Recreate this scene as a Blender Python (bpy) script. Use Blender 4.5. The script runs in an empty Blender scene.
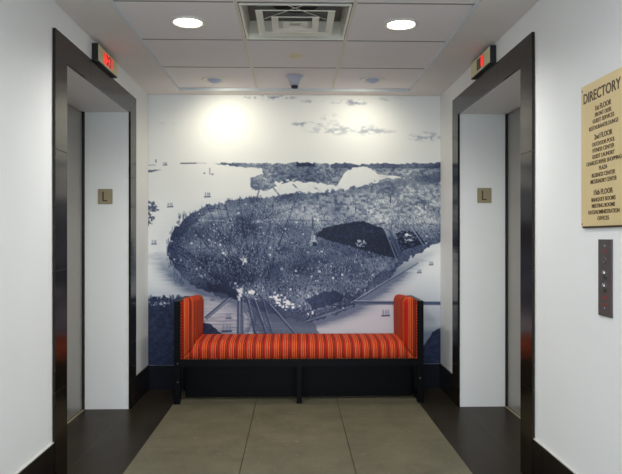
import bpy, bmesh, math, random
import numpy as np
from mathutils import Vector, Matrix

random.seed(7)
SC = bpy.context.scene
COL = SC.collection

# ------------------------------------------------------------------ helpers
def lin(r, g, b):
    def f(c):
        c /= 255.0
        return c / 12.92 if c <= 0.04045 else ((c + 0.055) / 1.055) ** 2.4
    return (f(r), f(g), f(b), 1.0)

def mat(name, rgb, rough=0.5, metal=0.0, emit=0.0, noise=0.0, scale=8.0, bump=0.0, spec=0.5, coat=0.0):
    m = bpy.data.materials.new(name)
    m.use_nodes = True
    nt = m.node_tree
    b = nt.nodes['Principled BSDF']
    c = lin(*rgb)
    b.inputs['Base Color'].default_value = c
    b.inputs['Roughness'].default_value = rough
    b.inputs['Metallic'].default_value = metal
    b.inputs['Specular IOR Level'].default_value = spec
    b.inputs['Coat Weight'].default_value = coat
    if emit:
        b.inputs['Emission Color'].default_value = c
        b.inputs['Emission Strength'].default_value = emit
    if noise or bump:
        tc = nt.nodes.new('ShaderNodeTexCoord')
        n = nt.nodes.new('ShaderNodeTexNoise')
        n.inputs['Scale'].default_value = scale
        n.inputs['Detail'].default_value = 6
        nt.links.new(tc.outputs['Object'], n.inputs['Vector'])
        if noise:
            r = nt.nodes.new('ShaderNodeValToRGB')
            r.color_ramp.elements[0].position = 0.3
            r.color_ramp.elements[1].position = 0.7
            r.color_ramp.elements[0].color = tuple(x * (1 - noise) for x in c[:3]) + (1,)
            r.color_ramp.elements[1].color = tuple(min(1, x * (1 + noise)) for x in c[:3]) + (1,)
            nt.links.new(n.outputs['Fac'], r.inputs['Fac'])
            nt.links.new(r.outputs['Color'], b.inputs['Base Color'])
        if bump:
            bp = nt.nodes.new('ShaderNodeBump')
            bp.inputs['Strength'].default_value = bump
            bp.inputs['Distance'].default_value = 0.002
            nt.links.new(n.outputs['Fac'], bp.inputs['Height'])
            nt.links.new(bp.outputs['Normal'], b.inputs['Normal'])
    return m

def box(bm, x0, x1, y0, y1, z0, z1, bevel=0.0, seg=2):
    t = bmesh.new()
    bmesh.ops.create_cube(t, size=1.0)
    for v in t.verts:
        v.co = Vector(((x0 + x1) / 2 + v.co.x * (x1 - x0), (y0 + y1) / 2 + v.co.y * (y1 - y0), (z0 + z1) / 2 + v.co.z * (z1 - z0)))
    if bevel:
        bmesh.ops.bevel(t, geom=t.edges[:], offset=bevel, segments=seg, affect='EDGES', profile=0.5)
    merge(bm, t)

def merge(bm, t, M=None):
    if M is not None:
        t.transform(M)
    me = bpy.data.meshes.new('tmp')
    t.to_mesh(me); t.free()
    bm.from_mesh(me)
    bpy.data.meshes.remove(me)

def lathe(bm, prof, n=40, M=None, cap=True):
    """prof: list of (r, z)"""
    t = bmesh.new()
    rings = []
    for r, z in prof:
        if r < 1e-6:
            rings.append([t.verts.new((0, 0, z))])
        else:
            rings.append([t.verts.new((r * math.cos(2 * math.pi * k / n), r * math.sin(2 * math.pi * k / n), z)) for k in range(n)])
    for a, b in zip(rings[:-1], rings[1:]):
        for k in range(n):
            k2 = (k + 1) % n
            if len(a) == 1 and len(b) == 1: continue
            if len(a) == 1: t.faces.new((a[0], b[k], b[k2]))
            elif len(b) == 1: t.faces.new((a[k], b[0], a[k2]))
            else: t.faces.new((a[k], b[k], b[k2], a[k2]))
    bmesh.ops.recalc_face_normals(t, faces=t.faces[:])
    for f in t.faces: f.smooth = True
    merge(bm, t, M)

def prism(bm, pts, axis, a, b, bevel=0.0, seg=2):
    """polygon pts in the other two axes, extruded along axis from a to b"""
    t = bmesh.new()
    def P(p, q):
        if axis == 'x': return (q, p[0], p[1])
        if axis == 'y': return (p[0], q, p[1])
        return (p[0], p[1], q)
    A = [t.verts.new(P(p, a)) for p in pts]
    B = [t.verts.new(P(p, b)) for p in pts]
    t.faces.new(A); t.faces.new(B[::-1])
    n = len(pts)
    for k in range(n):
        t.faces.new((A[k], A[(k + 1) % n], B[(k + 1) % n], B[k]))
    bmesh.ops.recalc_face_normals(t, faces=t.faces[:])
    if bevel:
        bmesh.ops.bevel(t, geom=t.edges[:], offset=bevel, segments=seg, affect='EDGES', profile=0.5)
    merge(bm, t)

def obj(name, bm, m, parent=None, smooth=False, loc=None):
    me = bpy.data.meshes.new(name)
    bmesh.ops.recalc_face_normals(bm, faces=bm.faces[:])
    bm.to_mesh(me); bm.free()
    for mm in (m if isinstance(m, (list, tuple)) else [m]):
        me.materials.append(mm)
    if smooth:
        for p in me.polygons: p.use_smooth = True
    o = bpy.data.objects.new(name, me)
    COL.objects.link(o)
    if parent: o.parent = parent
    if loc: o.location = loc
    return o

def B(): return bmesh.new()

def boxes(*bs, bevel=0.0):
    bm = B()
    for b in bs: box(bm, *b, bevel=bevel)
    return bm

def thing(name, label, cat, loc=(0, 0, 0), group=None):
    o = bpy.data.objects.new(name, None)
    o.empty_display_size = 0.1
    COL.objects.link(o)
    o.location = loc
    o['label'] = label; o['category'] = cat
    if group: o['group'] = group
    return o

def tag(o, label, cat, group=None):
    o['label'] = label; o['category'] = cat
    if group: o['group'] = group
    return o

def struct(o):
    o['kind'] = 'structure'
    return o

def text_mesh(body, size, width=None, depth=0.0006):
    """centred text in its own XY plane, as a bmesh; width squeezes the line"""
    cu = bpy.data.curves.new('txt', 'FONT')
    cu.body = body; cu.size = size; cu.align_x = 'CENTER'; cu.align_y = 'CENTER'
    cu.extrude = depth; cu.resolution_u = 3
    cu.offset = size * (0.014 if size > .025 else 0.004)
    o = bpy.data.objects.new('txt', cu)
    COL.objects.link(o)
    dg = bpy.context.evaluated_depsgraph_get()
    me = bpy.data.meshes.new_from_object(o.evaluated_get(dg))
    bm = bmesh.new(); bm.from_mesh(me)
    bpy.data.objects.remove(o); bpy.data.curves.remove(cu); bpy.data.meshes.remove(me)
    xs = [v.co.x for v in bm.verts]
    if width and xs:
        w = max(xs) - min(xs); c = (max(xs) + min(xs)) / 2
        for v in bm.verts: v.co.x = (v.co.x - c) * width / w
    return bm

# ------------------------------------------------------------------ sizes
XL, XR, YB, H, HT = -1.177, 1.197, 5.20, 2.38, 2.40
Y0 = 0.55                       # where the lobby opens in front of the lift hall
OY0, OY1, OZ = 3.305, 4.597, 2.117   # lift openings
FY0, FY1, FZ = 3.15, 4.75, 2.245

# ------------------------------------------------------------------ materials
M = {}
M['wall'] = mat('white_wall_paint', (236, 236, 234), 0.55, noise=0.015, scale=2.5, bump=0.05)
M['ceil'] = mat('ceiling_plaster', (236, 230, 226), 0.7, noise=0.02, scale=3)
M['tile'] = mat('ceiling_tile', (242, 236, 236), 0.8, noise=0.02, scale=60, bump=0.1)
M['tbar'] = mat('grid_cream', (226, 220, 202), 0.5)
M['tgap'] = mat('grid_grey', (142, 138, 138), 0.6)
M['reveal'] = mat('reveal_trim', (208, 214, 218), 0.35)
M['stone'] = mat('dark_casing_stone', (30, 24, 17), 0.16, noise=0.25, scale=5, spec=0.32)
M['joint'] = mat('casing_joint', (106, 94, 76), 0.6)
M['base'] = mat('baseboard_tile', (18, 13, 11), 0.25, noise=0.2, scale=6)
M['edge_glint'] = mat('edge_glint', (190, 186, 178), 0.6)
M['baseb'] = mat('baseboard_tile_back', (12, 15, 26), 0.3, spec=.3)
M['steel'] = mat('lift_door_steel', (160, 156, 150), 0.35, metal=0.6, noise=0.04, scale=3)
M['gap'] = mat('door_gap', (14, 13, 14), 0.5)
M['sill'] = mat('sill_aluminium', (200, 190, 160), 0.35, metal=0.7)
M['black'] = mat('black_lacquer', (5, 6, 9), 0.35, spec=.15)
M['blackbox'] = mat('black_housing', (14, 16, 24), 0.5)
M['brass'] = mat('brushed_brass', (222, 212, 168), 0.45, metal=0.1, noise=0.04, scale=20)
M['brass2'] = mat('plate_brass', (158, 146, 116), 0.4, metal=0.2, noise=0.05, scale=14)
M['gold'] = mat('directory_gold', (222, 198, 146), 0.42, metal=0.1, noise=0.03, scale=9)
M['ink'] = mat('engraved_ink', (84, 64, 40), 0.6)
M['bronze'] = mat('dark_bronze_panel', (96, 88, 84), 0.35, metal=0.3)
M['chrome'] = mat('chrome', (205, 205, 210), 0.2, metal=1.0)
M['redmark'] = mat('red_engraving', (150, 52, 48), 0.5)
M['red'] = mat('red_display', (240, 36, 30), 0.3, emit=.75)
M['dispdark'] = mat('display_unlit', (74, 58, 40), 0.25)
M['white_metal'] = mat('white_enamel', (226, 224, 216), 0.35)
M['diff'] = mat('diffuser_enamel', (238, 234, 220), 0.4)
M['cream'] = mat('cream_cover', (226, 216, 172), 0.5)
M['pan'] = mat('galvanised_pan', (112, 114, 114), 0.5)
M['duct'] = mat('duct_dark', (12, 12, 14), 0.8)
M['eye'] = mat('eyeball_grey', (190, 198, 222), 0.3)
M['lens'] = mat('lamp_lens', (255, 246, 226), 0.4, emit=9.0)
M['nail'] = mat('nailhead', (196, 150, 110), 0.35, metal=0.6)
M['spr'] = mat('sprinkler_enamel', (188, 190, 204), 0.35)
M['tip'] = mat('dark_tip', (50, 52, 60), 0.4)

def floor_mat(name, rgb, grout, xs, ys, period, gw, rough, var, scale, spec):
    m = mat(name, rgb, rough, spec=spec)
    nt = m.node_tree; b = nt.nodes['Principled BSDF']
    N = nt.nodes.new; L = nt.links.new
    g = N('ShaderNodeTexCoord'); sx = N('ShaderNodeSeparateXYZ'); L(g.outputs['Object'], sx.inputs[0])
    def line(out, off):
        a = N('ShaderNodeMath'); a.operation = 'SUBTRACT'; L(out, a.inputs[0]); a.inputs[1].default_value = off
        d = N('ShaderNodeMath'); d.operation = 'DIVIDE'; L(a.outputs[0], d.inputs[0]); d.inputs[1].default_value = period
        f = N('ShaderNodeMath'); f.operation = 'PINGPONG'; L(d.outputs[0], f.inputs[0]); f.inputs[1].default_value = 0.5
        c = N('ShaderNodeMath'); c.operation = 'LESS_THAN'; L(f.outputs[0], c.inputs[0]); c.inputs[1].default_value = gw / period / 2
        return c.outputs[0]
    lx = line(sx.outputs[0], xs); ly = line(sx.outputs[1], ys)
    ym = N('ShaderNodeMath'); ym.operation = 'MULTIPLY'; L(ly, ym.inputs[0]); ym.inputs[1].default_value = 0.35
    mx = N('ShaderNodeMath'); mx.operation = 'MAXIMUM'; L(lx, mx.inputs[0]); L(ym.outputs[0], mx.inputs[1])
    n = N('ShaderNodeTexNoise'); n.inputs['Scale'].default_value = scale; n.inputs['Detail'].default_value = 9; n.inputs['Roughness'].default_value = 0.7
    L(g.outputs['Object'], n.inputs['Vector'])
    n2 = N('ShaderNodeTexNoise'); n2.inputs['Scale'].default_value = 34; n2.inputs['Detail'].default_value = 4
    L(g.outputs['Object'], n2.inputs['Vector'])
    r = N('ShaderNodeValToRGB'); c = lin(*rgb)
    r.color_ramp.elements[0].position = 0.3; r.color_ramp.elements[1].position = 0.72
    r.color_ramp.elements[0].color = tuple(x * (1 - var) for x in c[:3]) + (1,)
    r.color_ramp.elements[1].color = tuple(x * (1 + var) for x in c[:3]) + (1,)
    L(n.outputs['Fac'], r.inputs['Fac'])
    fl = N('ShaderNodeValToRGB')
    fl.color_ramp.elements[0].position = 0.63; fl.color_ramp.elements[1].position = 0.76
    fl.color_ramp.elements[0].color = (0, 0, 0, 1); fl.color_ramp.elements[1].color = (0.55, 0.55, 0.55, 1)
    L(n2.outputs['Fac'], fl.inputs['Fac'])
    k1 = N('ShaderNodeMixRGB'); L(fl.outputs['Color'], k1.inputs['Fac']); L(r.outputs['Color'], k1.inputs[1])
    k1.inputs[2].default_value = tuple(min(1, x * 2.4) for x in c[:3]) + (1,)
    k = N('ShaderNodeMixRGB'); L(mx.outputs[0], k.inputs['Fac']); L(k1.outputs['Color'], k.inputs[1]); k.inputs[2].default_value = lin(*grout)
    L(k.outputs['Color'], b.inputs['Base Color'])
    return m
M['fl_light'] = floor_mat('floor_tile_olive', (97, 92, 74), (44, 40, 33), -0.283, 4.357, 0.605, 0.005, 0.5, 0.24, 4.0, .2)
M['fl_dark'] = floor_mat('floor_tile_brown', (40, 34, 26), (62, 56, 44), -1.182, 4.357, 0.605, 0.005, 0.35, 0.3, 4.0, .08)

def stripe_mat(name, ky):
    m = mat(name, (210, 70, 20), 0.75, spec=0.25)
    nt = m.node_tree; b = nt.nodes['Principled BSDF']
    N = nt.nodes.new; L = nt.links.new
    g = N('ShaderNodeTexCoord'); sx = N('ShaderNodeSeparateXYZ'); L(g.outputs['Object'], sx.inputs[0])
    a = N('ShaderNodeMath'); a.operation = 'MULTIPLY'; L(sx.outputs[1], a.inputs[0]); a.inputs[1].default_value = ky
    s = N('ShaderNodeMath'); s.operation = 'ADD'; L(sx.outputs[0], s.inputs[0]); L(a.outputs[0], s.inputs[1])
    d = N('ShaderNodeMath'); d.operation = 'DIVIDE'; L(s.outputs[0], d.inputs[0]); d.inputs[1].default_value = 0.066
    f = N('ShaderNodeMath'); f.operation = 'FLOORED_MODULO'; L(d.outputs[0], f.inputs[0]); f.inputs[1].default_value = 1.0
    r = N('ShaderNodeValToRGB'); cr = r.color_ramp; cr.interpolation = 'CONSTANT'
    bands = [(0.0, (182, 28, 4)), (0.24, (222, 142, 80)), (0.29, (116, 6, 5)), (0.38, (218, 126, 70)), (0.43, (194, 40, 4)),
             (0.66, (218, 124, 48)), (0.71, (116, 6, 6)), (0.84, (190, 84, 56)), (0.88, (104, 5, 6))]
    cr.elements[0].position = 0; cr.elements[0].color = lin(*bands[0][1])
    cr.elements[1].position = bands[1][0]; cr.elements[1].color = lin(*bands[1][1])
    for p, c in bands[2:]:
        e = cr.elements.new(p); e.color = lin(*c)
    L(f.outputs[0], r.inputs['Fac'])
    L(r.outputs['Color'], b.inputs['Base Color'])
    w = N('ShaderNodeTexNoise'); w.inputs['Scale'].default_value = 500
    L(g.outputs['Object'], w.inputs['Vector'])
    bp = N('ShaderNodeBump'); bp.inputs['Strength'].default_value = 0.2; bp.inputs['Distance'].default_value = 0.001
    L(w.outputs['Fac'], bp.inputs['Height']); L(bp.outputs['Normal'], b.inputs['Normal'])
    b.inputs['Sheen Weight'].default_value = 0.0
    return m
M['stripe'] = stripe_mat('striped_seat_fabric', 0.0)
M['stripe_arm'] = stripe_mat('striped_arm_fabric', 1.0)

# ------------------------------------------------------------------ floor
bm = B()
LX0, LX1 = -0.885, 0.925
def quad(bm, x0, x1, y0, y1, z, mi):
    f = bm.faces.new([bm.verts.new(p) for p in ((x0, y0, z), (x1, y0, z), (x1, y1, z), (x0, y1, z))])
    f.material_index = mi
    g = bm.faces.new([bm.verts.new(p) for p in ((x0, y0, z - .05), (x0, y1, z - .05), (x1, y1, z - .05), (x1, y0, z - .05))])
quad(bm, -2.6, LX0, -2.2, YB + .15, 0, 1)
quad(bm, LX0, LX1, -2.2, YB + .15, 0, 0)
quad(bm, LX1, 2.6, -2.2, YB + .15, 0, 1)
struct(obj('floor', bm, [M['fl_light'], M['fl_dark']]))

# ------------------------------------------------------------------ walls
TX = 0.62
for side, X, s in (('left', XL, -1), ('right', XR, 1)):
    bm = B()
    x0, x1 = sorted((X, X + s * TX))
    box(bm, x0, x1, Y0, OY0, 0, H + .3)
    box(bm, x0, x1, OY1, YB + .15, 0, H + .3)
    box(bm, x0, x1, OY0, OY1, OZ, H + .3)
    struct(obj('wall_' + side, bm, M['wall']))
struct(obj('wall_back', boxes((XL, XR, YB, YB + .15, 0, H + .3)), M['wall']))

# baseboards
def baseboard(name, segs, m):
    bm = B()
    for sgm in segs: box(bm, *sgm, bevel=0.0015, seg=1)
    return struct(obj(name, bm, m))
BH, BN = 0.198, 0.221
bl = baseboard('baseboard_left', [(XL, XL + .012, y, min(y + .6, FY0 - .001) - .003, 0, BN) for y in np.arange(FY0 - .12 - .6 * 4, FY0, .6).tolist()] +
          [(XL, XL + .012, FY1 + .001, YB - .012, 0, BH)], M['base'])
br = baseboard('baseboard_right', [(XR - .012, XR, y, min(y + .6, FY0 - .001) - .003, 0, BN) for y in np.arange(FY0 - .12 - .6 * 4, FY0, .6).tolist()] +
          [(XR - .012, XR, FY1 + .001, YB - .012, 0, BH)], M['base'])
bb = baseboard('baseboard_back', [(x, min(x + .6, XR) - .003, YB - .012, YB, 0, BH - .006) for x in np.arange(XL, XR - .05, .6).tolist()], M['baseb'])
for par, x0, x1 in ((bl, XL, XL + .009), (br, XR - .009, XR)):
    obj('glint_line', boxes((x0, x1, Y0 + .03, FY0 - .001, BN, BN + .004)), M['edge_glint'], par)  # pale strip paints the light caught along the baseboard's top edge

# ------------------------------------------------------------------ ceiling (plaster soffit round a dropped-in tile field)
HX0, HX1, HY1 = -0.905, 0.915, 5.05
TOP = H + .3
bm = boxes((XL, HX0, Y0, YB, H, TOP), (HX1, XR, Y0, YB, H, TOP), (HX0, HX1, HY1, YB, H, TOP))
ceiling = struct(obj('ceiling', bm, M['ceil']))
colx = [HX0, -0.292, 0.306, HX1]
rows = [5.05 - 0.6145 * k for k in range(8)]
bm = B()
for i in range(3):
    for j in range(7):
        if i == 1 and j == 2: continue
        ya = max(rows[j + 1], Y0)
        box(bm, colx[i] + .004, colx[i + 1] - .004, ya + .003, rows[j] - .003, HT, HT + .015)
obj('tile_panel', bm, M['tile'], ceiling)
bm = B()
for x in colx[1:3]: box(bm, x - .008, x + .008, Y0, HY1, HT - .003, HT + .001)
obj('grid_bar', bm, M['tbar'], ceiling)
bm = B()
for j in range(1, 7):
    for i in range(3):
        box(bm, colx[i] + (.012 if i else .006), colx[i + 1] - (.012 if i < 2 else .006), rows[j] - .007, rows[j] + .007, HT - .0015, HT + .001)
obj('cross_bar', bm, M['tgap'], ceiling)
bm = boxes((HX0, HX0 + .004, Y0, HY1, H - .002, HT + .012), (HX1 - .004, HX1, Y0, HY1, H - .002, HT + .012), (HX0 + .004, HX1 - .004, HY1 - .004, HY1, H - .002, HT + .012))
obj('edge_trim', bm, M['reveal'], ceiling)
obj('upper_deck', boxes((HX0, HX1, Y0, HY1, TOP - .02, TOP)), M['duct'], ceiling)

# ------------------------------------------------------------------ lift doors, casings, lanterns, floor plates
for n, X, s in ((1, XL, -1), (2, XR, 1)):
    DX = -1.50 if s < 0 else 1.54
    def xb(a, b): return tuple(sorted((a, b)))
    mid = (OY0 + OY1) / 2
    # door: two centre-parting leaves, dark jamb strips, sill
    x0, x1 = xb(DX, DX + s * .03)
    door = struct(obj('door_%d' % n, boxes((*xb(DX + s * .031, DX + s * .06), OY0 + .002, OY1 - .002, 0.001, OZ - .001)), M['gap']))
    for ya, yb in ((OY0 + .03, mid - .002), (mid + .002, OY1 - .022)):
        obj('door_leaf', boxes((x0, x1, ya, yb, .008, OZ - .01), bevel=.003), M['steel'], door)
    for ya, yb in ((OY0 + .002, OY0 + .028), (OY1 - .020, OY1 - .002)):
        obj('door_jamb', boxes((*xb(DX - s * .012, DX + s * .03), ya, yb, .001, OZ - .002)), M['gap'], door)
    obj('sill', boxes((*xb(DX - s * .016, DX - s * .001), OY0 + .03, OY1 - .022, .0005, .005)), M['sill'], door)
    # casing: polished dark slabs with thin joints, mitred at the head
    FX = X - s * .015
    LIN = X - s * .0006
    cas = struct(obj('trim_%d' % n, boxes((*xb(X - s * .0005, X - s * .011), FY0 + .003, OY0 - .003, 0, OZ),
                                        (*xb(X - s * .0005, X - s * .011), OY1 + .003, FY1 - .003, 0, OZ),
                                        (*xb(X - s * .0005, X - s * .011), FY0 + .003, FY1 - .003, OZ + .003, FZ - .003)), M['joint']))
    zj = [0, .465, 1.06, 1.655]
    xa, xbb = xb(X - s * .0005, FX)
    for yo, yi, sg in ((FY0, OY0, 1), (FY1, OY1, -1)):
        bm = B()
        for k in range(4):
            z0 = zj[k] + (.001 if k else 0)
            if k < 3:
                box(bm, xa, xbb, min(yo, yi), max(yo, yi), z0, zj[k + 1] - .001, bevel=.0008, seg=1)
            else:
                prism(bm, [(yo, z0), (yi, z0), (yi, OZ - .001), (yo, FZ - .001)], 'x', xa, xbb)
        # lining turned into the opening
        la, lb = xb(FX, LIN)
        box(bm, la, lb, min(yi, yi + sg * .007), max(yi, yi + sg * .007), 0, OZ - .003)
        obj('jamb', bm, M['stone'], cas)
    bm = B()
    cuts = [FY0, 3.69, 4.30, FY1]
    for k in range(3):
        ya, yb = cuts[k] + .001, cuts[k + 1] - .001
        pts = [(ya, FZ), (yb, FZ), (yb if k < 2 else OY1, OZ), (ya if k > 0 else OY0, OZ)]
        prism(bm, pts, 'x', xa, xbb)
    box(bm, *xb(FX, LIN), OY0, OY1, OZ - .002, OZ)
    obj('head', bm, M['stone'], cas)

    # hall lantern above the casing
    side = 'left' if s < 0 else 'right'
    lab = {'left': 'brass-faced lift indicator with fully lit red display above the left lift casing',
           'right': 'brass-faced lift indicator with half-lit red display above the right lift casing'}[side]
    t = thing('lift_indicator', lab, 'lift indicator', (X, 3.96, 2.303 if s < 0 else 2.309), 'lift indicators')
    q = -s
    def lx(a, b): return tuple(sorted((q * a, q * b)))
    obj('housing', boxes((*lx(.0005, .0368), -.205, .205, -.052, .053), bevel=.002), M['blackbox'], t)
    obj('face_plate', boxes((*lx(.0369, .0388), -.199, .199, -.046, .047), bevel=.002), M['brass'], t)
    if s < 0:
        d = obj('display', boxes((*lx(.0389, .0400), -.088, .082, -.033, .031)), M['red'], t)
        bm = B()
        for (ya, za, yb, zb) in ((-.05, .031, -.02, .008), (-.02, .008, .01, .031), (-.05, -.033, -.02, -.008), (-.02, -.008, .012, -.033), (.032, .031, .034, -.033)):
            pts = [(ya, za), (yb, zb), (yb + .022, zb), (ya + .022, za)]
            prism(bm, pts, 'x', *lx(.0401, .0406))
        obj('figure', bm, M['dispdark'], d)
    else:
        d = obj('display', boxes((*lx(.0389, .0400), -.075, .065, -.033, .036)), M['dispdark'], t)
        obj('lit_half', boxes((*lx(.0401, .0408), -.072, -.024, -.031, .034)), M['red'], d)

    # floor plate with the letter L on the return wall of the recess
    cx = -1.3435 if s < 0 else 1.376
    cz = 1.5155 if s < 0 else 1.528
    t = thing('floor_plate', 'square brass plate with a dark L in the %s lift recess' % side, 'floor plate', (cx, OY1, cz), 'lift floor plates')
    obj('plate', boxes((-.052, .052, -.006, -.0005, -.054, .054), bevel=.002), M['brass2'], t)
    obj('letter', boxes((-.020, -.009, -.0075, -.0062, -.034, .034), (-.009, .016, -.0075, -.0062, -.034, -.025)), M['ink'], t)
    bm = B()
    for (dx, dz) in ((-.008, -.044), (-.004, -.044), (-.008, -.040), (-.008, -.048)):
        lathe(bm, [(.0012, 0), (0, .001)], 8, Matrix.Translation((dx + .006, -.006, dz)) @ Matrix.Rotation(math.pi / 2, 4, 'X'))
    obj('braille', bm, M['brass2'], t)

# ------------------------------------------------------------------ mural
def build_mural():
    W, Hh = 640, 590
    z0, z1 = BH - .004, H - .001
    xs = np.linspace(XL + .001, XR - .001, W); zs = np.linspace(z1, z0, Hh)
    U = 148.2 + (xs - XL) / (XR - XL) * 292.4
    V = 388.2 - zs * 123.2
    UU, VV = np.meshgrid(U, V)
    rng = np.random.default_rng(11)
    sx = W / 292.4; sy = Hh / (V[-1] - V[0])
    def ux(u): return (u - U[0]) * sx
    def vy(v): return (v - V[0]) * sy
    def vnoise(cu, cv, seed):
        r = np.random.default_rng(seed)
        gu = (UU - 140) / cu; gv = (VV - 90) / cv
        g = r.random((int(gv.max()) + 3, int(gu.max()) + 3))
        iu = gu.astype(int); iv = gv.astype(int); fu = gu - iu; fv = gv - iv
        fu = fu * fu * (3 - 2 * fu); fv = fv * fv * (3 - 2 * fv)
        return (g[iv, iu] * (1 - fu) + g[iv, iu + 1] * fu) * (1 - fv) + (g[iv + 1, iu] * (1 - fu) + g[iv + 1, iu + 1] * fu) * fv
    def poly(pts, rough=0.0, seed=1, cell=4):
        u, v = UU, VV
        if rough:
            u = u + (vnoise(cell, cell, seed) - .5) * rough * 2
            v = v + (vnoise(cell, cell, seed + 50) - .5) * rough * 2
        m = np.zeros(UU.shape, bool)
        n = len(pts)
        for k in range(n):
            (x1, y1), (x2, y2) = pts[k], pts[(k + 1) % n]
            if y1 == y2: continue
            c = ((y1 > v) != (y2 > v)) & (u < (x2 - x1) * (v - y1) / (y2 - y1) + x1)
            m ^= c
        return m
    img = np.empty((Hh, W, 3)); 
    paper = np.array((243, 243, 241.)); img[:] = paper
    DK = np.array((38, 47, 72.)); MD = np.array((104, 115, 138.)); LT = np.array((196, 203, 210.)); NAVY = np.array((30, 38, 64.))
    def blend(mask, col, a=1.0):
        aa = (mask * a)[..., None] if not np.isscalar(mask) else mask
        img[:] = img * (1 - aa) + np.asarray(col) * aa
    def line(u1, v1, u2, v2, w, col, a=1.0):
        d = np.hypot(u2 - u1, v2 - v1); du, dv = (u2 - u1) / d, (v2 - v1) / d
        r0, r1 = sorted((vy(v1), vy(v2))); c0, c1 = sorted((ux(u1), ux(u2)))
        r0 = max(0, int(r0 - 4 - w * 3)); r1 = min(Hh, int(r1 + 5 + w * 3)); c0 = max(0, int(c0 - 4 - w * 3)); c1 = min(W, int(c1 + 5 + w * 3))
        if r1 <= r0 or c1 <= c0: return
        uu = UU[r0:r1, c0:c1] - u1; vv = VV[r0:r1, c0:c1] - v1
        t = uu * du + vv * dv; p = np.abs(-uu * dv + vv * du)
        m = np.clip((w / 2 - p) * 2.2 + .5, 0, 1) * ((t >= 0) & (t <= d)) * a
        img[r0:r1, c0:c1] = img[r0:r1, c0:c1] * (1 - m[..., None]) + np.asarray(col) * m[..., None]
    def rect(u, v, w, h, col, a=1.0):
        r0 = max(0, int(round(vy(v - h)))); r1 = min(Hh, max(r0 + 1, int(round(vy(v))))); c0 = max(0, int(round(ux(u)))); c1 = min(W, max(c0 + 1, int(round(ux(u + w)))))
        if c1 <= c0 or r1 <= r0: return
        img[r0:r1, c0:c1] = img[r0:r1, c0:c1] * (1 - a) + np.asarray(col) * a
    n1 = vnoise(30, 8, 3) * .6 + vnoise(9, 3, 4) * .4
    n2 = vnoise(3, 2, 5); n3 = vnoise(1.3, 1.1, 6); n4 = vnoise(14, 10, 8); n5 = vnoise(24, 20, 9)
    # clouds
    def cloud(cu, cv, ru, rv, a):
        d = ((UU - cu) / ru) ** 2 + ((VV - cv) / rv) ** 2
        m = np.clip(1 - d, 0, 1) * np.clip((vnoise(7, 2.6, int(cu)) * .6 + vnoise(2.6, 1.4, int(cu) + 1) * .4 - .36) * 3.4, 0, 1)
        blend(m, (128, 134, 146), a)
    for c in ((268, 97.5, 32, 3, .95), (350, 102, 24, 4, .7), (390, 98, 14, 3, .5), (304, 124, 20, 3, .75), (345, 129, 48, 8, .5),
              (372, 131, 30, 3, .45), (425, 136, 22, 6, .6), (330, 118, 14, 6, .3), (310, 101, 14, 2.5, .5), (168, 124, 14, 2, .18)): cloud(*c)
    # lower water tinted, with engraved horizontal shading
    low = np.clip((VV - 262) / 40, 0, 1)
    blend(low, (198, 195, 206), .85)
    city = poly([(168, 252), (169, 243), (171, 232), (178, 225), (186, 217), (196, 211), (206, 206), (222, 203), (240, 199), (256, 197), (276, 197), (290, 193),
                 (318, 192), (340, 190), (360, 186), (384, 179), (441, 173), (442, 240), (421, 251), (402, 263), (388, 278), (374, 290), (362, 299), (348, 309), (330, 316),
                 (308, 322), (285, 318), (262, 311), (246, 304), (226, 295), (206, 291), (192, 286), (181, 276), (173, 264)], 2.0, 21, 3)
    far = poly([(213, 163.2), (250, 163), (285, 163.6), (298, 162), (306, 161.5), (312, 163), (330, 163.8), (345, 162.5), (358, 164), (380, 163), (400, 164), (418, 162.5), (441, 162), (441, 176),
                (400, 177.5), (378, 174), (366, 166.5), (352, 167.5), (344, 173), (336, 186), (318, 183), (290, 181), (276, 186), (266, 190.5), (254, 190), (249.5, 185), (250, 178), (262, 174), (262, 169), (240, 167)], 1.0, 31, 3)
    # engraved shading on the water near the city
    def bblur(a_, rx, ry, n=2):
        for _ in range(n):
            for ax, r in ((1, rx), (0, ry)):
                if r < 1: continue
                p = np.pad(a_, [(r + 1, r) if k == ax else (0, 0) for k in range(a_.ndim)], mode='edge').cumsum(ax)
                n_ = a_.shape[ax]
                a_ = (np.take(p, np.arange(2 * r + 1, 2 * r + 1 + n_), ax) - np.take(p, np.arange(0, n_), ax)) / (2 * r + 1)
        return a_
    shade = bblur(city.astype(float), 26, 9, 3)
    streak = vnoise(22, .9, 301) * .6 + vnoise(9, .7, 302) * .4
    k_ = np.clip((VV - 246) / 30, .12, 1)
    blend(np.clip(shade * 5.0 * (.45 + 1.1 * streak), 0, 1) * k_ * (~city), (98, 103, 132), .88)
    blend(np.clip((VV - 286) / 40, 0, 1) * np.clip((330 - UU) / 60, 0, 1) * np.clip(streak * 1.6 - .3, 0, 1) * (~city), (112, 112, 142), .8)
    blend(np.clip(1 - ((VV - 258) / 7) ** 2, 0, 1) * np.clip((176 - UU) / 22, 0, 1) * streak, (160, 160, 176), .5)
    blend(np.clip((310 - np.abs(VV - 320) * 6 - 220) / 90, 0, 1) * (UU > 395) * (~city), (130, 132, 156), .35)
    # far shore
    blend(far, MD * 1.12)
    blend(far * np.clip((UU - 320) / 60, 0, 1) * np.clip((n4 - .3) * 2, 0, 1), LT, .35)
    blend(far * (n2 < .46), DK * 1.5, .45); blend(far * (n3 > .66), LT, .35)
    blend(far * np.clip((VV < 168) * 1.0, 0, 1) * (UU > 330), DK * 1.45, .55)
    blend(far * (np.abs(UU - 305) < 9) * (VV < 166), DK, .7)
    for k in range(9): line(250.5, 178 + k * 1.4, 262, 178 + k * 1.4, .5, DK, .55)
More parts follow.
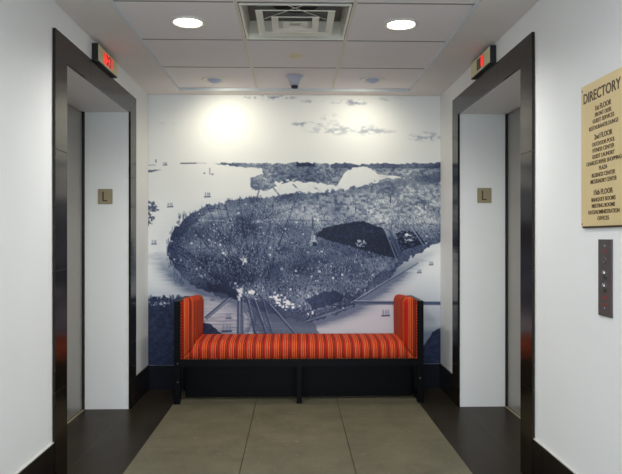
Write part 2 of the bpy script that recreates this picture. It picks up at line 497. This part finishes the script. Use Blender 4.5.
    # channel piers and bridges
    for u1, v1, u2, v2 in ((259, 188, 256, 198), (271, 186, 281, 198), (292, 184, 304, 196), (312, 186, 322, 193)): line(u1, v1, u2, v2, 1.4, MD, .9)
    blend(poly([(274, 181), (296, 179), (296, 181), (280, 184), (282, 190), (300, 188), (318, 182), (328, 183), (318, 189), (296, 194), (284, 196), (276, 190)], 2.2, 41, 3) * (n2 > .3), (226, 229, 230), .9)
    blend(poly([(310, 189), (336, 185), (342, 187), (330, 191), (316, 192)], 1.6, 43, 3) * (n2 > .33), (222, 226, 228), .9)
    blend(poly([(342, 184), (348, 172), (352, 168), (358, 171), (362, 167), (368, 168), (377, 174), (368, 178), (358, 183), (348, 187.5), (338, 188)], 2.0, 45, 3) * (n3 > .12), (232, 234, 234))
    blend(poly([(376, 175), (396, 175.6), (402, 177), (380, 177.4)], .3, 46, 3), (214, 218, 222))
    # city ground tone
    dens = np.clip(.55 - (VV - 230) / 260, .2, .8)
    blend(city, MD * 1.02)
    light = np.clip(1 - ((UU - 385) / 130) ** 2 - ((VV - 203) / 36) ** 2, 0, 1)
    blend(city * light * np.clip((n2 - .1) * 1.8, 0, 1), LT, .95)
    blend(city * np.clip((.52 - n4) * 3, 0, 1) * (1 - .75 * light), DK * 1.35, .75)
    blend(city * np.clip((n5 - .5) * 2.5, 0, 1), LT, .3)
    edge = city & ~poly([(176, 252), (180, 240), (190, 226), (206, 213), (240, 205), (300, 200), (441, 182), (441, 232), (395, 258), (350, 300), (310, 312), (262, 303), (212, 284), (184, 268)], 1.5, 61, 4)
    blend(edge, DK * 1.3, np.where((UU < 215) | (VV > 262), .5, .15))
    # streets
    for k in range(44):
        a = rng.uniform(-1.25, .5); u = 250 + rng.normal(0, 12); v = 300 + rng.normal(0, 6)
        L_ = rng.uniform(20, 110); u += math.sin(a) * 20; v -= 20
        m0 = img.copy(); line(u, v, u + math.sin(a) * L_, v - math.cos(a) * L_, rng.uniform(.7, 1.5), DK * 1.2, .6); img[:] = np.where(city[..., None], img, m0)
    for k in range(30):
        u = rng.uniform(180, 400); v = rng.uniform(205, 300); L_ = rng.uniform(14, 50)
        m0 = img.copy(); line(u, v, u + L_, v + L_ * rng.uniform(-.45, .5), .9, LT * .9 if k % 2 else DK * 1.3, .5); img[:] = np.where(city[..., None], img, m0)
    # houses: roof, lit wall, dark wall
    N_ = 11000
    uu = rng.uniform(149, 441, N_); vv = np.sort(rng.uniform(174, 323, N_))
    cm = city
    for k in range(N_):
        u, v = uu[k], vv[k]
        r, c = int(vy(v)), int(ux(u))
        if not (0 <= r < Hh and 0 <= c < W) or not cm[r, c]: continue
        sc = .5 + (v - 174) / 150 * .65
        w, h = sc * rng.uniform(1.0, 2.6), sc * rng.uniform(.9, 2.0)
        t = rng.random(); warm = rng.uniform(.75, 1.12)
        if edge[r, c]: warm *= .7
        br_ = (LT * .98 if (v < 224 and u > 250) else LT * (.86 if rng.random() < .3 else .68)) * warm
        rect(u, v, w * .55, h, br_, .85)
        rect(u + w * .55, v, w * .5, h, DK * rng.uniform(1.0, 1.7), .8 if v > 224 else .4)
        rect(u, v - h, w * .9, sc * .55, MD * rng.uniform(.7, 1.2), .9)
        if t > .985: rect(u, v - h, sc * .5, sc * 3.0, DK * 1.1, .9)
        if t < .02: rect(u, v, w * 1.1, h * 1.3, (206, 212, 222), .9)
    # pale blue haze of open blocks in the middle distance
    blend(city * np.clip(1 - ((UU - 330) / 90) ** 2 - ((VV - 204) / 18) ** 2, 0, 1) * np.clip((n2 - .35) * 2, 0, 1), (176, 188, 206), .4)
    # park in dark trees
    pk = poly([(314, 236), (322, 228), (340, 224), (362, 220.5), (382, 228), (388, 236), (398, 258), (380, 255), (356, 248), (332, 241)], .8, 71, 2)
    blend(pk, NAVY * .9, .95); blend(pk * (n3 > .62), MD * .8, .5)
    for k in range(7): line(325 + k * 9, 238 - k * .4, 330 + k * 8.6, 225, .5, MD, .35)
    pk2 = poly([(395, 233), (413, 228), (425, 243), (414, 247), (400, 251)], .8, 73, 2)
    blend(pk2, NAVY, .95); blend(pk2 * (n3 > .66), LT * .8, .6)
    line(384, 229, 397, 262, 1.3, LT * .75, .9); line(389, 230, 400, 256, 2.2, MD * .8, .9); line(411, 227, 424, 246, 1.1, LT * .8, .9)
    for u, v, w in ((353, 246, 13), (356, 243, 8), (402, 236, 8), (404, 242, 7)): 
        for k in range(9): rect(u + rng.uniform(0, w), v + rng.uniform(-2.2, .6), rng.uniform(1, 3), rng.uniform(.8, 2), (200, 206, 218), .8)
    for k in range(46):
        t = k / 46; line(316 + t * 70, 234.5 - t * 11, 316 + t * 70, 232.6 - t * 11, .8, DK, .9)
    blend(poly([(352, 262), (378, 256), (397, 262), (392, 270), (372, 272)], 1, 75, 3) * (n3 > .42), LT * .85, .45)
    # dark mass and light masonry along the near shore
    blend(poly([(304, 300), (322, 292), (338, 291), (345, 298), (330, 306), (312, 309)], 1.4, 77, 3) & city, DK * 1.1, .7)
    blend(poly([(204, 284), (226, 284), (240, 292), (238, 299), (215, 296)], 1.6, 78, 3), DK * 1.15, .75)
    # sea wall
    line(350, 303, 418, 261, .9, LT * .8, .8); line(349, 305, 418, 263, 1.1, DK * 1.5, .7)
    line(352, 306, 300, 323, 1.6, LT * .75, .7)
    # causeway
    line(353, 302.5, 441, 303.6, 3.6, DK * 1.5, .95); line(353, 300.8, 441, 301.8, .7, LT, .8); line(353, 303.3, 441, 304.4, .8, MD, .8)
    # bridges at the bottom
    blend(poly([(246, 302), (262, 300), (312, 322), (326, 345), (268, 345), (256, 330)], 1.5, 97, 3), MD * .8, .75)
    for u1, v1, u2, v2, w in ((230, 297, 205, 318, 3.6), (238.5, 297, 238, 342, 4), (241.5, 297, 242, 342, 2.4), (247, 299, 257, 342, 3.2), (254, 300, 270, 345, 3.6), (262, 300, 275, 345, 2.2), (268, 303, 305, 345, 3.4), (262, 298, 250, 285, 2)):
        line(u1, v1, u2, v2, w, DK * 1.6, .9); line(u1 + .8, v1, u2 + .8, v2, w * .28, LT * .85, .8)
    for k in range(60):
        line(236 + rng.uniform(0, 34), rng.uniform(298, 318), 236 + rng.uniform(0, 40), 336, .5, DK * 1.3, .25)
    # near masonry and steam in white
    for cu, cv, ru, rv, nn in ((238.5, 294, 3, 7, 22), (285, 304, 9, 6, 40), (275, 298, 6, 4, 14), (312, 242, 4, 3, 14), (243, 262, 3, 4, 12), (250, 293, 4, 4, 10)):
        for k in range(nn): rect(cu + rng.normal(0, ru * .5), cv + rng.normal(0, rv * .45), rng.uniform(.8, 3), rng.uniform(.8, 2.6), (214, 220, 230), .85)
    rect(309, 246, 7, 5, LT * .8, .9); rect(310.5, 241, 4, 6, LT, .9); rect(312, 246, 4, 4, DK, .8)
    # tall spires
    for u, v, h in ((312, 240, 24), (243, 261, 14), (304, 216, 10), (390, 206, 9), (424, 214, 10), (355, 214, 8)):
        line(u, v, u, v - h, .8, DK * 1.1, .95); rect(u - 1, v, 2, h * .4, LT * .8, .85)
    # masts along the left shore
    for k in range(90):
        t = rng.random(); u = 169 + rng.normal(0, 2) + (t - .5) ** 2 * 60; v = 215 + t * 72
        line(u, v, u, v - rng.uniform(2, 5), .5, DK * 1.3, .8)
    for k in range(40):
        u = rng.uniform(182, 262); v = 218 - (u - 182) * .25 if u < 206 else 208 - (u - 206) * .18
        line(u, v + 2, u, v - rng.uniform(1, 5), .5, DK * 1.4, .75)
    # ships and small islands
    def ship(u, v, s_, a=.9):
        line(u - 2.4 * s_, v, u + 2.4 * s_, v - .3, .8 * s_, DK * 1.3, a)
        for d in (-1.3, .2, 1.5): line(u + d * s_, v, u + d * s_, v - 3.4 * s_, .45, DK * 1.6, a); rect(u + (d - .5) * s_, v - 1.1 * s_, 1.0 * s_, 1.6 * s_, MD * 1.25, a * .7)
    for a in ((207, 197, 1.4), (170, 207, 1.3), (154, 244, 1.2), (212, 175, .5), (165, 165.5, .9), (196.5, 213, .8), (228, 201, .9), (204, 174, .4), (385, 316, 1.8), (419, 273, 1), (431, 265, 1), (228, 318, 1.2), (226, 331, 2.2), (212, 300, 1), (398, 266, .7)): ship(*a)
    line(209.3, 175, 209.3, 168, .9, MD, .9); line(156, 163, 156, 160, .9, DK, .8)
    blend(poly([(148, 170), (161, 170), (152, 172.4), (148, 172.4)], .5, 81, 3), DK * 1.6, .8)
    line(180, 163.6, 196, 163.4, 1.1, DK * 1.3, .9); line(194, 163.2, 206, 163.4, .5, MD, .7); line(148, 165.5, 156, 165.4, .7, MD, .7)
    blend(poly([(147, 199), (153, 202), (159, 209), (157, 212), (152, 214), (156, 218), (152, 224), (147, 226)], 1.5, 83, 2) * (n3 > .38), DK * 1.5, .85)
    # foreground bluff at both bottom corners
    bl_ = poly([(147, 299), (152, 296), (158, 298), (166, 296), (172, 299), (178, 297), (184, 300), (190, 320), (200, 322), (212, 324), (220, 332), (226, 344), (232, 366), (147, 366)], 1.6, 91, 3)
    blend(bl_, NAVY); blend(bl_ * (n2 > .58), (52, 62, 96), .6); blend(bl_ * (n3 > .8), (84, 94, 124), .3)
    for k in range(26): rect(149 + rng.uniform(0, 24), 302 + rng.normal(0, 2), rng.uniform(1, 4), rng.uniform(.8, 2), (206, 210, 216), .8)
    for k in range(34): line(149 + k * .95, 303 + rng.uniform(-2, 3), 149 + k * .95 + rng.uniform(-1, 1), 297 + rng.uniform(-3, 2), .9, DK, .85)
    br_m = poly([(424, 346), (428, 340), (433, 333), (438, 329), (442, 328), (442, 366), (300, 366), (330, 352), (380, 348)], 1.5, 93, 3)
    blend(np.clip((VV - 326) / 8, 0, 1) * (UU > 404), (92, 98, 128), .65)
    blend(br_m, NAVY); blend(br_m * (n2 > .56), (52, 60, 92), .55)
    blend(poly([(222, 366), (240, 350), (310, 348), (340, 366)], 1, 95, 3), NAVY * 1.1)
    # tonal unity: two-tone print, dark blue ink on off-white stock
    big = vnoise(40, 26, 401) * .6 + vnoise(15, 11, 402) * .4
    land = (city | far)[..., None]
    img[:] = np.where(land, img * (.74 + .62 * big[..., None]), img)
    sw = (np.clip((330 - UU) / 60, 0, 1) * np.clip((VV - 215) / 20, 0, 1))[..., None]
    img[:] = np.where(land, (img - 112) * 1.22 + 106 - 12 * sw, img)
    img[:] = .62 * img + .38 * bblur(img, 1, 1, 1)
    Lm = np.clip(img @ np.array((.3, .5, .2)), 0, 255)
    ks = np.array((0, 40, 75, 120, 170, 205, 232, 255.))
    rgb_ = np.array(((16, 22, 44), (28, 38, 70), (58, 70, 102), (106, 119, 143), (165, 173, 185), (206, 210, 216), (236, 238, 237), (246, 246, 244.)))
    duo = np.stack([np.interp(Lm, ks, rgb_[:, q_]) for q_ in range(3)], -1)
    lav = np.clip((VV - 270) / 40, 0, 1)[..., None] * .35
    img[:] = duo * (1 - lav) + img * lav
    # engraver's grain
    g = (rng.random((Hh, W)) - .5) * 16 * (img.mean(2) < 200)
    img[:] = np.clip(img + g[..., None], 0, 255)
    c = img / 255.0
    c = np.where(c <= .04045, c / 12.92, ((c + .055) / 1.055) ** 2.4)
    # mesh
    yF = YB - .004
    X3, Z3 = np.meshgrid(xs, zs)
    co = np.stack([X3, np.full_like(X3, yF), Z3], -1).reshape(-1, 3)
    i = np.arange(Hh - 1)[:, None] * W + np.arange(W - 1)[None, :]
    faces = np.stack([i, i + W, i + W + 1, i + 1], -1).reshape(-1, 4)
    nb = len(co)
    back = np.array([(xs[0], YB - .0005, zs[0]), (xs[0], YB - .0005, zs[-1]), (xs[-1], YB - .0005, zs[-1]), (xs[-1], YB - .0005, zs[0])])
    allv = np.vstack([co, back])
    me = bpy.data.meshes.new('wall_mural')
    me.vertices.add(len(allv)); me.vertices.foreach_set('co', allv.astype(np.float32).ravel())
    ring = [[nb + 3, nb + 2, nb + 1, nb]]
    nl = faces.size + 4
    me.loops.add(nl); me.loops.foreach_set('vertex_index', np.concatenate([faces.ravel(), ring[0]]).astype(np.int32))
    npoly = len(faces) + 1
    me.polygons.add(npoly); me.polygons.foreach_set('loop_start', (np.arange(npoly) * 4).astype(np.int32))
    me.update(calc_edges=True); me.validate()
    at = me.color_attributes.new('picture', 'FLOAT_COLOR', 'POINT')
    cc = np.ones((len(allv), 4), np.float32); cc[:nb, :3] = c.reshape(-1, 3)
    at.data.foreach_set('color', cc.ravel())
    m = mat('mural_print', (255, 255, 255), 0.5, spec=0.3)
    nt = m.node_tree; a = nt.nodes.new('ShaderNodeAttribute'); a.attribute_name = 'picture'
    nt.links.new(a.outputs['Color'], nt.nodes['Principled BSDF'].inputs['Base Color'])
    me.materials.append(m)
    o = bpy.data.objects.new('wall_mural', me); COL.objects.link(o)
    tag(o, "blue and white engraving-style bird's-eye city mural covering the back wall", 'mural')
build_mural()

# ------------------------------------------------------------------ bench
BX0, BX1, BY0, BY1 = -0.878, 0.958, 4.705, 5.165
bc = (BX0 + BX1) / 2
bench = thing('bench', 'black framed bench with orange striped seat and padded arms before the mural', 'bench', (bc, BY0, 0))
w2 = (BX1 - BX0) / 2; D = BY1 - BY0
PT = 0.046
ZS, ZA = 0.328, 0.756
# local coordinates: x centred, y from the front, z up
for sgn in (-1, 1):
    a, b = sorted((sgn * (w2 - PT), sgn * w2))
    obj('end_panel', boxes((a, b, 0, D, .262, ZA), bevel=.003), M['black'], bench)
    for y0 in (0.001, D - .048):
        lg = obj('leg', boxes((a + .001, b - .001, y0, y0 + .047, .0045, .2615), bevel=.003), M['black'], bench)
        obj('leg_glide', boxes((a + .008, b - .008, y0 + .008, y0 + .039, 0.0005, .004)), M['blackbox'], lg)
    # two bolt heads on the front of each end
    for z in ((.30, .165) if sgn < 0 else (.185,)):
        bm = B()
        lathe(bm, [(.006, 0), (.006, .002), (.004, .004), (0, .0045)], 12, Matrix.Translation((sgn * (w2 - PT / 2 - .004), 0.0005, z)) @ Matrix.Rotation(math.pi / 2, 4, 'X'))
        obj('bolt', bm, M['bronze'], bench)
ix = w2 - PT - .0008
obj('apron', boxes((-ix, ix, .004, .03, .275, ZS - .001), (-ix, ix, D - .03, D - .004, .275, ZS - .001), (-ix, ix, .03, D - .03, .30, ZS - .001)), M['black'], bench)
obj('black_infill', boxes((-ix, ix, .222, .236, .001, .2995)), M['black'], bench)  # added black sheet that makes the space below the seat solid black
for y0 in (.006, D - .046):
    obj('leg', boxes((-.020, .018, y0, y0 + .038, .0005, .2745), bevel=.002), M['black'], bench)

# seat cushion: padded profile run along the bench, with a slight crown and rolled ends
def seat():
    bm = B()
    prof = [(.012, ZS), (.004, ZS + .012), (.0, ZS + .04), (.002, ZS + .068), (.012, ZS + .09), (.030, ZS + .108), (.056, ZS + .120), (.10, ZS + .127),
            (.20, ZS + .133), (.30, ZS + .133), (.40, ZS + .129), (D - .012, ZS + .12), (D - .004, ZS + .09), (D - .003, ZS)]
    xs = []
    x_in = ix
    q = 1 - .100 / ix
    st = [(-1, .03)] + [(-q + 2 * q * k / 40, 1) for k in range(0, 41)] + [(1, .03)]
    rings = []
    for t, k in st:
        x = t * x_in
        r = []
        for (y, z) in prof:
            zz = ZS + (z - ZS) * k
            r.append(bm.verts.new((x, y, zz)))
        rings.append(r)
    n = len(prof)
    for r0, r1 in zip(rings[:-1], rings[1:]):
        for k in range(n):
            bm.faces.new((r0[k], r0[(k + 1) % n], r1[(k + 1) % n], r1[k]))
    bm.faces.new(rings[0]); bm.faces.new(rings[-1][::-1])
    return obj('seat_cushion', bm, M['stripe'], bench, smooth=True)
seat_o = seat()

# arm pads: rounded upright cushions, thicker at the front foot where they mitre into the seat
def arm_pad(sgn):
    bm = B()
    X0, T = ix, .084
    # cross-section (distance in from the end panel, z), swept along y with rounded ends
    sec = [(.0, ZS + .003), (.0, .60), (.0, .745), (.014, .768), (.040, .784), (.072, .788), (.098, .776), (.110, .745), (.110, .66), (.109, .56), (.108, .50), (.107, ZS + .095), (.050, ZS + .038)]
    st = [(.0005, .70), (.003, .75), (.010, .80), (.022, .85), (.045, .91), (.08, .965), (.12, 1), (.22, 1), (.32, 1), (.40, 1), (D - .02, .985), (D - .006, .94), (D - .001, .88)]
    rings = []
    for y, k in st:
        r = []
        for (d, z) in sec:
            dd = d * k; zz = ZS + (z - ZS) * (1 - (1 - k) * .05) - (y / D) * .022 * (z > .7)
            r.append(bm.verts.new((sgn * (X0 - dd), y, zz)))
        rings.append(r)
    n = len(sec)
    for r0, r1 in zip(rings[:-1], rings[1:]):
        for k in range(n):
            bm.faces.new((r0[k], r1[k], r1[(k + 1) % n], r0[(k + 1) % n]))
    bm.faces.new(rings[0]); bm.faces.new(rings[-1][::-1])
    return obj('arm_cushion', bm, M['stripe_arm'], bench, smooth=True)
for sgn in (-1, 1): 
    ac = arm_pad(sgn)
    bm = B()
    for k in range(19):
        lathe(bm, [(.0035, 0), (.0025, .002), (0, .003)], 8, Matrix.Translation((sgn * (ix - .006), 0.0005, ZS + .012 + k * .0225)) @ Matrix.Rotation(math.pi / 2, 4, 'X'))
    obj('nailhead_trim', bm, M['nail'], ac)
bm = B()
ns = 68
for k in range(ns):
    x = -ix + .01 + (2 * ix - .02) * k / (ns - 1)
    lathe(bm, [(.0035, 0), (.0025, .002), (0, .003)], 8, Matrix.Translation((x, .0035, ZS + .004)) @ Matrix.Rotation(math.pi / 2, 4, 'X'))
obj('nailhead_trim', bm, M['nail'], seat_o)

# ------------------------------------------------------------------ ceiling fittings
def light(name, kind, loc, energy, color, parent=None, **kw):
    l = bpy.data.lights.new(name, kind); l.energy = energy; l.color = color
    for k, v in kw.items(): setattr(l, k, v)
    o = bpy.data.objects.new(name, l); COL.objects.link(o); o.location = loc
    if parent: o.parent = parent
    return o
WARM = (1.0, 1.0, .97)
for x, y, lab in ((-.579, 3.512, 'round recessed ceiling downlight, lit, left of the air diffuser'), (.590, 3.514, 'round recessed ceiling downlight, lit, right of the air diffuser')):
    t = thing('downlight', lab, 'ceiling light', (x, y, HT), 'lit downlights')
    bm = B(); lathe(bm, [(.098, -.0005), (.098, -.004), (.092, -.008), (.080, -.008), (.074, -.003), (.074, -.0005)], 48)
    obj('trim_ring', bm, M['white_metal'], t)
    bm = B(); lathe(bm, [(.073, -.0008), (.068, -.005), (.05, -.009), (0, -.011)], 40)
    obj('lens', bm, M['lens'], t)
    light('lamp', 'SPOT', (0, 0, -.03), 46, WARM, t, spot_size=math.radians(152), spot_blend=.8, shadow_soft_size=.07)
for x, y, lab in ((-.592, 4.78, 'white eyeball spotlight turned to the mural, at its left'), (.584, 4.75, 'white eyeball spotlight turned to the mural, at its right')):
    t = thing('eyeball_spotlight', lab, 'ceiling light', (x, y, HT), 'eyeball wall spotlights')
    bm = B(); lathe(bm, [(.096, -.0005), (.096, -.005), (.09, -.009), (.066, -.006), (.060, -.001)], 48)
    obj('trim_ring', bm, M['white_metal'], t)
    # tilted eyeball: part sphere with its mouth towards the wall
    prof = []
    R = .066
    for k in range(15):
        a = math.radians(-90 + 150 * k / 14 - 0)
        prof.append((max(1e-7, R * math.cos(a)) if k else 0, R * math.sin(a)))
    prof += [(R * .44, R * .80), (R * .36, R * .3), (0, R * .25)]
    # sphere's pole (closed back) faces the hall, mouth faces wall and down
    Mx = Matrix.Translation((0, 0, .036)) @ Matrix.Rotation(math.radians(-118), 4, 'X')
    bm = B(); lathe(bm, prof, 36, Mx)
    bmesh.ops.bisect_plane(bm, geom=bm.verts[:] + bm.edges[:] + bm.faces[:], plane_co=(0, 0, -.001), plane_no=(0, 0, 1), clear_outer=True)
    obj('eyeball', bm, M['eye'], t)
    o = light('lamp', 'SPOT', (0, .0, -.034), 14 if x < 0 else 12, (1, .93, .74), t, spot_size=math.radians(165), spot_blend=1.0, shadow_soft_size=.05)
    d = Vector((-x * .25, .34, -.70)); o.rotation_euler = d.to_track_quat('-Z', 'Y').to_euler()

t = thing('pendant_sprinkler', 'white pendant sprinkler with flared base and dark tip near the mural', 'sprinkler', (.004, 4.662, HT))
bm = B(); lathe(bm, [(.068, .0), (.068, -.005), (.060, -.009), (.052, -.015), (.043, -.032), (.034, -.055), (.031, -.070), (.0, -.070)], 32)
obj('escutcheon', bm, M['spr'], t)
bm = B()
lathe(bm, [(0, -.0705), (.024, -.0705), (.026, -.078), (.024, -.090), (0, -.092)], 24)
tip = obj('head', bm, M['tip'], t)
bm = B()
for dx in (-.012, .012): lathe(bm, [(.006, 0), (.006, .004), (0, .005)], 10, Matrix.Translation((dx, -.024, -.083)) @ Matrix.Rotation(math.pi / 2, 4, 'X'))
obj('nozzle', bm, M['duct'], tip)
bm = B(); lathe(bm, [(0, -.0005), (.042, -.0005), (.043, -.004), (.040, -.008), (0, -.009)], 36)
o = obj('cover_disc', bm, M['cream'], None, loc=(.013, 4.138, HT)); tag(o, 'small round cream cover disc on the ceiling tile behind the diffuser', 'ceiling cover')

# air diffuser in the centre column
dy0, dy1 = rows[3], rows[2]
dx0, dx1 = colx[1], colx[2]
dcx, dcy = (dx0 + dx1) / 2, (dy0 + dy1) / 2
t = thing('air_diffuser', 'square stepped louvre air diffuser in the ceiling between the downlights', 'air diffuser', (dcx, dcy, HT))
def sq_ring(bm, prof):
    """square loops (half size, z) joined into a shell"""
    loops = []
    for h, z in prof:
        loops.append([bm.verts.new((sx_ * h, sy_ * h, z)) for sx_, sy_ in ((-1, -1), (1, -1), (1, 1), (-1, 1))])
    for a, b in zip(loops[:-1], loops[1:]):
        for k in range(4): bm.faces.new((a[k], a[(k + 1) % 4], b[(k + 1) % 4], b[k]))
hh = (dx1 - dx0) / 2 - .012
bm = B(); sq_ring(bm, [(hh, .001), (hh, -.004), (hh - .012, -.005), (hh - .022, .100), (hh - .018, .100), (hh - .006, .001)])
obj('frame', bm, M['diff'], t)
for k, h in enumerate((.208, .128, .066)):
    dz = -.004 - .006 * k
    top = dz + .012
    bm = B(); sq_ring(bm, [(h, dz), (h - .003, dz - .003), (h - .005, dz), (h - .036, top), (h - .034, top + .002), (h, dz)])
    obj('louvre', bm, M['diff'], t)
bm = B(); box(bm, -hh + .01, hh - .01, -hh + .01, hh - .01, .100, .106)
obj('back_pan', bm, M['pan'], t)
bm = B(); lathe(bm, [(0, .0985), (.125, .0985), (.125, .0995), (0, .0995)], 40)
obj('duct_mouth', bm, M['duct'], t)
bm = B()
for a in (45, 135):
    tt = bmesh.new(); bmesh.ops.create_cube(tt, size=1.0); bmesh.ops.scale(tt, vec=(.5, .006, .003), verts=tt.verts)
    merge(bm, tt, Matrix.Translation((0, 0, .082)) @ Matrix.Rotation(math.radians(a), 4, 'Z'))
obj('cross_brace', bm, M['diff'], t)

# ------------------------------------------------------------------ directory board (right wall)
t = thing('directory_board', 'gold DIRECTORY board with dark lettering on the right wall', 'directory sign', (XR, 2.436, 1.549))
# local: -x out of the wall, reading direction towards the camera = -y
obj('backing', boxes((-.0085, -.0005, -.170, .172, -.289, .288), bevel=.001), M['ink'], t)
obj('plate', boxes((-.0125, -.0087, -.172, .174, -.282, .291), bevel=.0015), M['gold'], t)
RT = Matrix(((0, 0, -1, 0), (-1, 0, 0, 0), (0, 1, 0, 0), (0, 0, 0, 1)))   # text x -> -y, text y -> z, text z -> -x
def place_text(name, lines, parent):
    bm = B()
    for body, size, width, yc, z in lines:
        tb = text_mesh(body, size, width)
        merge(bm, tb, Matrix.Translation((-.0131, yc, z)) @ RT)
    return obj(name, bm, M['ink'], parent)
def Z(v): return 1.22 + (238 - v) / 263 - 1.549
yc = -.014
place_text('title', [('DIRECTORY', .057, .298, .002, 1.783 - 1.549)], t)
S1, S2 = .029, .0225
place_text('floor_heading', [('1st FLOOR', S1, .125, yc, Z(104))], t)
place_text('floor_listing', [('FRONT DESK', S2, .13, yc, Z(111)), ('GUEST SERVICES', S2, .17, yc, Z(117.2)), ('RESTAURANT/LOUNGE', S2, .23, yc, Z(124))], t)
place_text('floor_heading', [('2nd FLOOR', S1, .142, yc, Z(133.7))], t)
place_text('floor_listing', [('OUTDOOR POOL', S2, .18, yc, Z(141.3)), ('FITNESS CENTER', S2, .17, yc, Z(147.5)), ('GUEST LAUNDRY', S2, .177, yc, Z(153.9)),
                             ('CHARLES RIVER SHOPPING', S2, .278, yc, Z(160.3)), ('PLAZA', S2, .065, yc, Z(166.7)), ('BUSINESS CENTER', S2, .184, yc, Z(173.3)), ('MKT/SUNDRY CENTER', S2, .207, yc, Z(179.7))], t)
place_text('floor_heading', [('15th FLOOR', S1, .15, yc, Z(191.2))], t)
place_text('floor_listing', [('BANQUET ROOMS', S2, .19, yc, Z(198.6)), ('MEETING ROOMS', S2, .183, yc, Z(205)), ('SALES/ADMINISTRATION', S2, .248, yc, Z(211.4)), ('OFFICES', S2, .09, yc, Z(217.9))], t)
for y in (-.162, .164):
    for z in (-.272, .272):
        bm = B(); lathe(bm, [(.004, 0), (.003, .0015), (0, .002)], 12, Matrix.Translation((-.0126, y, z)) @ Matrix.Rotation(-math.pi / 2, 4, 'Y'))
        obj('screw', bm, M['ink'], t)

# call panel
t = thing('call_panel', 'tall dark bronze lift call panel below the directory board', 'call panel', (XR, 2.425, 1.067))
obj('plate', boxes((-.005, -.0005, -.054, .054, -.148, .148), bevel=.0012), M['bronze'], t)
RX = Matrix.Rotation(-math.pi / 2, 4, 'Y')
def pz(v): return 1.22 + (238 - v) / 263 - 1.067
def disc(name, prof, z, m, par=t, y=0.0):
    bm = B(); lathe(bm, prof, 24, Matrix.Translation((-.0052, y, z)) @ RX)
    return obj(name, bm, m, par)
for v in (246, 309): disc('screw', [(.004, 0), (.003, .0015), (0, .002)], pz(v), M['chrome'])
k_ = disc('key_switch', [(.012, 0), (.012, .003), (.008, .004), (.007, .001), (0, .001)], pz(260.5), M['bronze'])
obj('key_slot', boxes((-.0078, -.0064, -.0015, .0015, pz(260.5) - .006, pz(260.5) + .006)), M['chrome'], k_)
for v in (274.5, 287.5):
    b_ = disc('call_button', [(.017, 0), (.017, .003), (.0145, .005), (.013, .003), (0, .003)], pz(v), M['bronze'])
    disc('button_cap', [(.010, .0032), (.010, .007), (.007, .009), (0, .0095)], pz(v) + .004, M['chrome'], b_)
    disc('button_recess', [(.006, .0032), (.006, .0036), (0, .0036)], pz(v) - .012, M['gap'], b_)
for v, w in ((250.3, .022), (252.4, .028), (297.2, .03), (299.3, .036), (305, .05)):
    obj('red_marking', boxes((-.0056, -.0052, -w / 2, w / 2, pz(v) - .0022, pz(v) + .0022)), M['redmark'], t)

# ------------------------------------------------------------------ added fill lamps for light from the lobby side
def area(name, loc, target, sx_, sy_, e, color):
    o = light(name, 'AREA', loc, e, color)
    o.data.shape = 'RECTANGLE'; o.data.size = sx_; o.data.size_y = sy_
    o.rotation_euler = (Vector(target) - Vector(loc)).to_track_quat('-Z', 'Y').to_euler()
    return o
area('lobby_fill_light', (0, -2.0, 1.7), (0, 4, 1.3), 3.2, 1.8, 20, (.80, .91, 1.0))  # added area lamp standing in for cool light from the unseen lobby
for x in (-.58, .58):
    light('near_fill_spot', 'SPOT', (x, 1.6, 2.36), 13, (1, .98, .96), spot_size=math.radians(165), spot_blend=.6, shadow_soft_size=.08)  # added unseen spots with no fixtures, brightening the near walls

w = bpy.data.worlds.new('World'); SC.world = w; w.use_nodes = True
bg = w.node_tree.nodes['Background']; bg.inputs['Color'].default_value = (.75, .88, 1.0, 1); bg.inputs['Strength'].default_value = 1.5

# ------------------------------------------------------------------ camera
cam = bpy.data.cameras.new('camera'); co = bpy.data.objects.new('camera', cam); COL.objects.link(co)
cam.sensor_fit = 'HORIZONTAL'; cam.sensor_width = 36; cam.lens = 36 * 640 / 622
cam.shift_y = 1 / 622
cam.clip_start = .05
co.location = (0, 0, 1.22)
co.rotation_euler = (math.pi / 2, 0, -math.atan(17 / 640))
SC.camera = co
vs = SC.view_settings
vs.view_transform = 'Standard'; vs.look = 'None'; vs.gamma = 1; vs.use_curve_mapping = False; vs.exposure = 0.54
